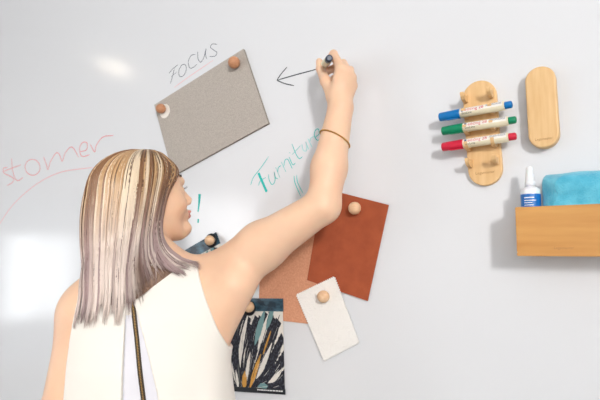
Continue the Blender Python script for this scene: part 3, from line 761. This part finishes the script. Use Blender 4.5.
while z < hz1+.002:
    x = lin(z, zz0, zx0, zz1, zx1); y = back_y(x, z, .0019)
    c_ = T(x, y, z); e1 = TR*.0012; e3 = ZU*.0008
    prism(bm, [c_-e1-e3, c_+e1-e3, c_+e1+e3, c_-e1+e3], -TF*.0012); z += .0026
obj('zip_teeth', bm, M['brass'], zp)

# face details
for s in (-1, 1):
    bm = bmesh.new(); bmesh.ops.create_uvsphere(bm, u_segments=20, v_segments=14, radius=.0118); 
    for v in bm.verts: v.co = Vector(tuple(H(.0765,s*.031,-.012)+HM@np.array([v.co.x, v.co.y, v.co.z])))
    ey = obj('eye', bm, M['eyew'], person, True); bm = bmesh.new(); bmesh.ops.create_uvsphere(bm, u_segments=16, v_segments=12, radius=.0070)
    for v in bm.verts: v.co = Vector(tuple(H(.0816,s*.031,-.012)+HM@np.array([v.co.x, v.co.y, v.co.z])))
    obj('iris', bm, M['iris'], ey, True)
    bm = bmesh.new()
    for k in range(26):
        a = -1.05+2.1*k/25; b0 = H(.0775+.0128*math.cos(a), s*.031+.0135*math.sin(a), -.0105); dr = HF*math.cos(a)+HL*math.sin(a)+HU*.35
        b1 = b0+dr*.0055; b2 = b1+dr*.0025+HU*.003; wv = np.cross(dr, HU)*.0004
        p = [b0-wv, b0+wv, b1+wv*.7, b2, b1-wv*.7]; bm.faces.new([bm.verts.new(tuple(q)) for q in p])
    obj('eyelashes', bm, M['lash'], person)
    bm = bmesh.new()
    for k in range(60):
        a = k/59; b0 = H(.0925-.018*a*a-.001, s*(.014+.036*a), .0135+.006*math.sin(a*2.2)+random.uniform(-.002,.002)); b1 = b0+HL*s*.006+HU*.002+HF*.0008; wv = HU*.0004
        bm.faces.new([bm.verts.new(tuple(q)) for q in (b0-wv, b0+wv, b1)])
    obj('eyebrow', bm, M['lash'], person)

# ------------------------------------------------------------------ hair
# guides in photo coordinates: back silhouette and front edge, 9 stations
GB = np.array([(146,149.5),(120,153),(97,168),(84,192),(79.5,220),(80,250),(83,274),(84,294),(80,314)], float)
GFn = np.array([(150,149.5),(162,152.5),(170,161),(171.5,180),(166,202),(161.5,225),(164,243),(177,255),(196,260)], float)
GM = np.array([(148,149.5),(145,151),(143,163),(141,187),(138,212),(134,240),(131,266),(131,287),(131,308)], float)
GFf = np.array([(150,149.5),(160,152.5),(166,161),(166,180),(160,202),(156,225),(154,243),(154,262),(155,284)], float)
HT = np.array([0,.3,.72,.98,1.0,.93,.84,.78,.74])
ST = np.linspace(0, 1, 9)
HRr = HR0; HV = hh
def obs_push(P, off, sgn):
    """move points inside the head or the top outwards, towards the side of the head they hang on"""
    P = P.copy()
    for _ in range(12):
        dd = np.minimum(body(P), top_sdf(P)); k_ = np.maximum(np.clip((P[:, 2]-HC[2]-.01)/.05, 0, 1), np.clip((P[:, 2]-HC[2]+.07)/.05, 0, 1)*np.clip(-((P-HC)@HF)/.03-.3, 0, 1))[:, None]
        ra = P-HC; ra /= np.maximum(np.linalg.norm(ra, axis=1, keepdims=True), 1e-6); dr = -HV[None]*(sgn*np.ones(len(P)))[:, None]*(1-k_)+ra*k_
        P = P+dr*np.maximum(off-dd, 0)[:, None]
    return P
def body_noh(P): return body(P)
def hair_pt(phi, t, lay):
    """phi: 0 back silhouette, pi/2 near side, pi front edge, negative = far side; t root to tip"""
    phi = np.asarray(phi, float); t = np.asarray(t, float)
    def ev(G): 
        return np.stack([np.interp(t, ST, G[:, 0]), np.interp(t, ST, G[:, 1])], -1)
    b, m_, fn_, ff = ev(SGB), ev(SGM), ev(SGF), ev(SGFf)
    fr = np.where((phi > 0)[..., None], fn_, ff)
    c_ = -np.cos(phi)  # -1 back .. 1 front
    wb_ = np.clip(-c_, 0, 1)[..., None]; wf_ = np.clip(c_, 0, 1)[..., None]
    p2 = m_*(1-wb_-wf_)+b*wb_+fr*wf_
    cen = m_; p2 = cen+(p2-cen)*lay[..., None]
    p2[..., 1] = np.where(t < .5, p2[..., 1]+(1-lay)*60*np.clip(1-t*2, 0, 1), p2[..., 1])
    dep = np.sin(phi)*.088*np.interp(t, ST2, HT2)*lay
    dep = dep*(1-.35*np.clip(c_, 0, 1))
    # central plane through head centre facing the viewer
    d0 = fw[None]+rt[None]*((p2[..., 0:1]-300)/F)+up[None]*((200-p2[..., 1:2])/F)
    tt = ((HC-CAM)@HV)/(d0@HV)
    return CAM+d0*tt[..., None]-HV*dep[..., None]
def dens(G): 
    L_ = smooth_line([np.array(g) for g in G], 6); return np.array(L_)
SGB, SGM, SGF, SGFf = dens(GB), dens(GM), dens(GFn), dens(GFf)
ST = np.linspace(0, 1, len(SGB)); ST2 = np.linspace(0, 1, 9); HT2 = HT
# under volume
nu, nv = 96, 60
ph_ = np.linspace(-math.pi, math.pi, nu, endpoint=False); tv = np.linspace(.0, .93, nv)
PH, TV = np.meshgrid(ph_, tv)
P = hair_pt(PH.ravel(), TV.ravel(), np.full(PH.size, .90)).reshape(-1, 3)
P = obs_push(P, .0008, np.where(PH.ravel() >= 0, 1, -1))
me = bpy.data.meshes.new('hair'); fc = [(j*nu+i, j*nu+(i+1) % nu, (j+1)*nu+(i+1) % nu, (j+1)*nu+i) for j in range(nv-1) for i in range(nu)]
me.from_pydata(P.tolist(), [], fc)
M['hairb'] = mat('hair_under', rgb(112,84,66), .6); noise_col(M['hairb'], rgb(98,70,54), rgb(140,112,92), 30, (8,8,1))
hairb = link('hair', me, M['hairb'], person, True)
# strands
def hs(x): return np.abs(np.sin(x*12.9898)*43758.5453) % 1
NS, K = 6000, 30
cl = RNG.uniform(-math.pi, math.pi, 340)     # lock centres
phi = cl[RNG.integers(0, len(cl), NS)]+RNG.normal(0, .035, NS)
phi = np.where(np.abs(phi) > math.pi, np.sign(phi)*(2*math.pi-np.abs(phi)), phi)
lockid = np.round(phi*21+.35*np.sin(phi*40)).astype(int)
lay = .945+.045*hs(lockid+.37)+RNG.uniform(0, .010, NS)
tend = .945+RNG.normal(0, .035, NS)+.05*(hs(np.round(phi*21)+.9)-.5)+.03*np.sin(phi*11)+.02*np.sin(phi*29); tend = np.clip(tend-.15*np.exp(-((-np.cos(phi)-.42)/.28)**2)*(phi > 0), .74, 1.04)
tst = RNG.uniform(0, .1, NS)
T_ = tst[:, None]+(tend-tst)[:, None]*np.linspace(0, 1, K)[None]
wig = (np.sin(T_*7+RNG.uniform(0, 6.28, NS)[:, None])*RNG.uniform(0, .02, NS)[:, None]+RNG.normal(0, .02, NS)[:, None]*T_**3)
PHI = phi[:, None]+wig
LAY = lay[:, None]+.0*T_+(RNG.normal(0, .02, NS)[:, None])*np.clip(T_-.6, 0, 1)
C3 = hair_pt(PHI.ravel(), np.minimum(T_, 1.0).ravel(), LAY.ravel()).reshape(NS, K, 3)
C3[..., 2] -= np.maximum(T_-1.0, 0)*.3
sg = np.where(np.sin(PHI) >= 0, 1, -1).ravel(); offs = np.repeat(.0035+.005*hs(lockid+.37)+RNG.uniform(0, .0015, NS), K)
C3 = obs_push(C3.reshape(-1, 3), offs, sg).reshape(NS, K, 3)
for _ in range(2): C3[:, 1:-1] = (C3[:, :-2]+2*C3[:, 1:-1]+C3[:, 2:])/4
# colours
lk = hs(lockid.astype(float)); lk2 = hs(lockid*1.7+3.1); own = RNG.uniform(0, 1, NS)
def lc(r, g, b): return np.array(s2l((r/255, g/255, b/255)))
brown, gold, cream, ash, lil, deep = lc(140,102,72), lc(196,158,116), lc(236,216,188), lc(226,210,200), lc(170,146,144), lc(98,68,50)
base = np.where((lk < .46)[:, None], brown, np.where((lk < .72)[:, None], gold, cream)); base = np.where((own < .07)[:, None], deep, base); base = np.where((own > .95)[:, None], cream, base)
tip = np.where((lk < .38)[:, None], lil, np.where((lk < .55)[:, None], (lil+ash)/2, ash)); tip = np.where((own < .05)[:, None], lc(120,96,92), tip)
mixf = np.clip((T_-.36)/.36, 0, 1); mixf = mixf*mixf*(3-2*mixf)
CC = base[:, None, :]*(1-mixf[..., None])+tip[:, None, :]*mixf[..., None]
gap_shade = (np.exp(-((-np.cos(PHI)-.22)/.16)**2)*np.clip((T_-.62)/.15, 0, 1)*(PHI > 0))[..., None]*.8; CC = CC*(1-gap_shade)+deep[None, None]*gap_shade  # shade between the hair sections painted in as deep brown
# dark root line
rw = np.clip(1-T_/.22, 0, 1)[..., None]*.65; CC = CC*(1-rw)+brown[None, None]*rw
tan = np.gradient(C3, axis=1); tan /= np.maximum(np.linalg.norm(tan, axis=2, keepdims=True), 1e-9)
ctr = HC[None, None]*np.array([1,1,0])+np.array([0,0,1])*C3; outn = C3-(HC+HV*0)[None, None]; outn[..., 2] *= .3
s1_ = np.cross(tan, outn); s1_ /= np.maximum(np.linalg.norm(s1_, axis=2, keepdims=True), 1e-9); s2_ = np.cross(tan, s1_)
rr = (RNG.uniform(.0009, .0015, NS))[:, None]*np.interp(np.linspace(0, 1, K), [0,.1,.8,1], [.6,1,.9,.12])[None]
vs = []
for k in range(3):
    a = 2*math.pi*k/3; vs.append(C3+(s1_*math.cos(a)*1.3+s2_*math.sin(a)*.8)*rr[..., None])
VV = np.stack(vs, 2).reshape(-1, 3)
idx = np.arange(NS*K).reshape(NS, K); a = idx[:, :-1].ravel()*3; b = idx[:, 1:].ravel()*3
fcs = np.concatenate([np.stack([a+k, a+(k+1) % 3, b+(k+1) % 3, b+k], 1) for k in range(3)])
me = bpy.data.meshes.new('hair_strands'); me.vertices.add(len(VV)); me.vertices.foreach_set('co', VV.ravel())
me.loops.add(len(fcs)*4); me.loops.foreach_set('vertex_index', fcs.ravel().astype(np.int32))
me.polygons.add(len(fcs)); me.polygons.foreach_set('loop_start', (np.arange(len(fcs))*4).astype(np.int32)); me.update(calc_edges=True)
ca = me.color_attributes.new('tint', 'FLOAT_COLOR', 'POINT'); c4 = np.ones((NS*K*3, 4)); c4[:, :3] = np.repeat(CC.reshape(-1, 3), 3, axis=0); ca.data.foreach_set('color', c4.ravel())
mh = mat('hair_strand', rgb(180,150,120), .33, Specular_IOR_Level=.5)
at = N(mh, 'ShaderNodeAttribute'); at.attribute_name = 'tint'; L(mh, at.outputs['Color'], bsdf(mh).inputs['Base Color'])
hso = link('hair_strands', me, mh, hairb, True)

# ------------------------------------------------------------------ pen in the hand, bracelet
tipp = W(318.6,71.2,.0015); endp = W(329.6,58.0,.122); ax = endp-tipp; pl_ = np.linalg.norm(ax); ax /= pl_
pen = thing('whiteboard_marker', 'cream marker with dark navy end held against the board', 'marker', tipp)
bm = bmesh.new(); lathe(bm, tipp, ax, [(0,.0012), (.004,.002), (.0045,.0042), (.016,.0050), (.018,.0068), (.022,.0076), (pl_-.022,.0076), (pl_-.0215,.0070)], 28); obj('barrel', bm, M['barrel'], pen)
bm = bmesh.new(); lathe(bm, tipp, ax, [(pl_-.021,.0066), (pl_-.0205,.0073), (pl_-.003,.0073), (pl_-.001,.0062), (pl_-.0006,.0045)], 28); obj('end_plug', bm, M['pnavy'], pen)
bc_ = W(337.2,140,.1035); fax = (WRI-W(329,168,.118)); fax /= np.linalg.norm(fax)
# bracelet of small beads round the forearm, sagging towards the elbow on the right
u = np.cross(fax, np.array([0,0,1.0])); u = rt-fax*(rt@fax); u /= np.linalg.norm(u); v = np.cross(fax, u)
axb = fax+u*.30; axb /= np.linalg.norm(axb); ub = u-axb*(u@axb); ub /= np.linalg.norm(ub); vb = np.cross(axb, ub)
br_ = thing('bracelet', 'thin gold bead bracelet round the writing forearm', 'bracelet', bc_)
bm = bmesh.new(); nb = 64
def surf_r(dirv):
    ts = np.linspace(.015, .05, 141); d_ = body(bc_[None]+dirv[None]*ts[:, None]); return ts[int(np.argmax(d_ > .0009))]
for k in range(nb):
    a = 2*math.pi*k/nb; dv = ub*math.cos(a)+vb*math.sin(a); rr_ = surf_r(dv)+.0008; c_ = bc_+dv*rr_
    bmesh.ops.create_uvsphere(bm, u_segments=8, v_segments=6, radius=.00165, matrix=Matrix.Translation(Vector(tuple(c_))))
obj('beads', bm, M['gold'], br_, True)
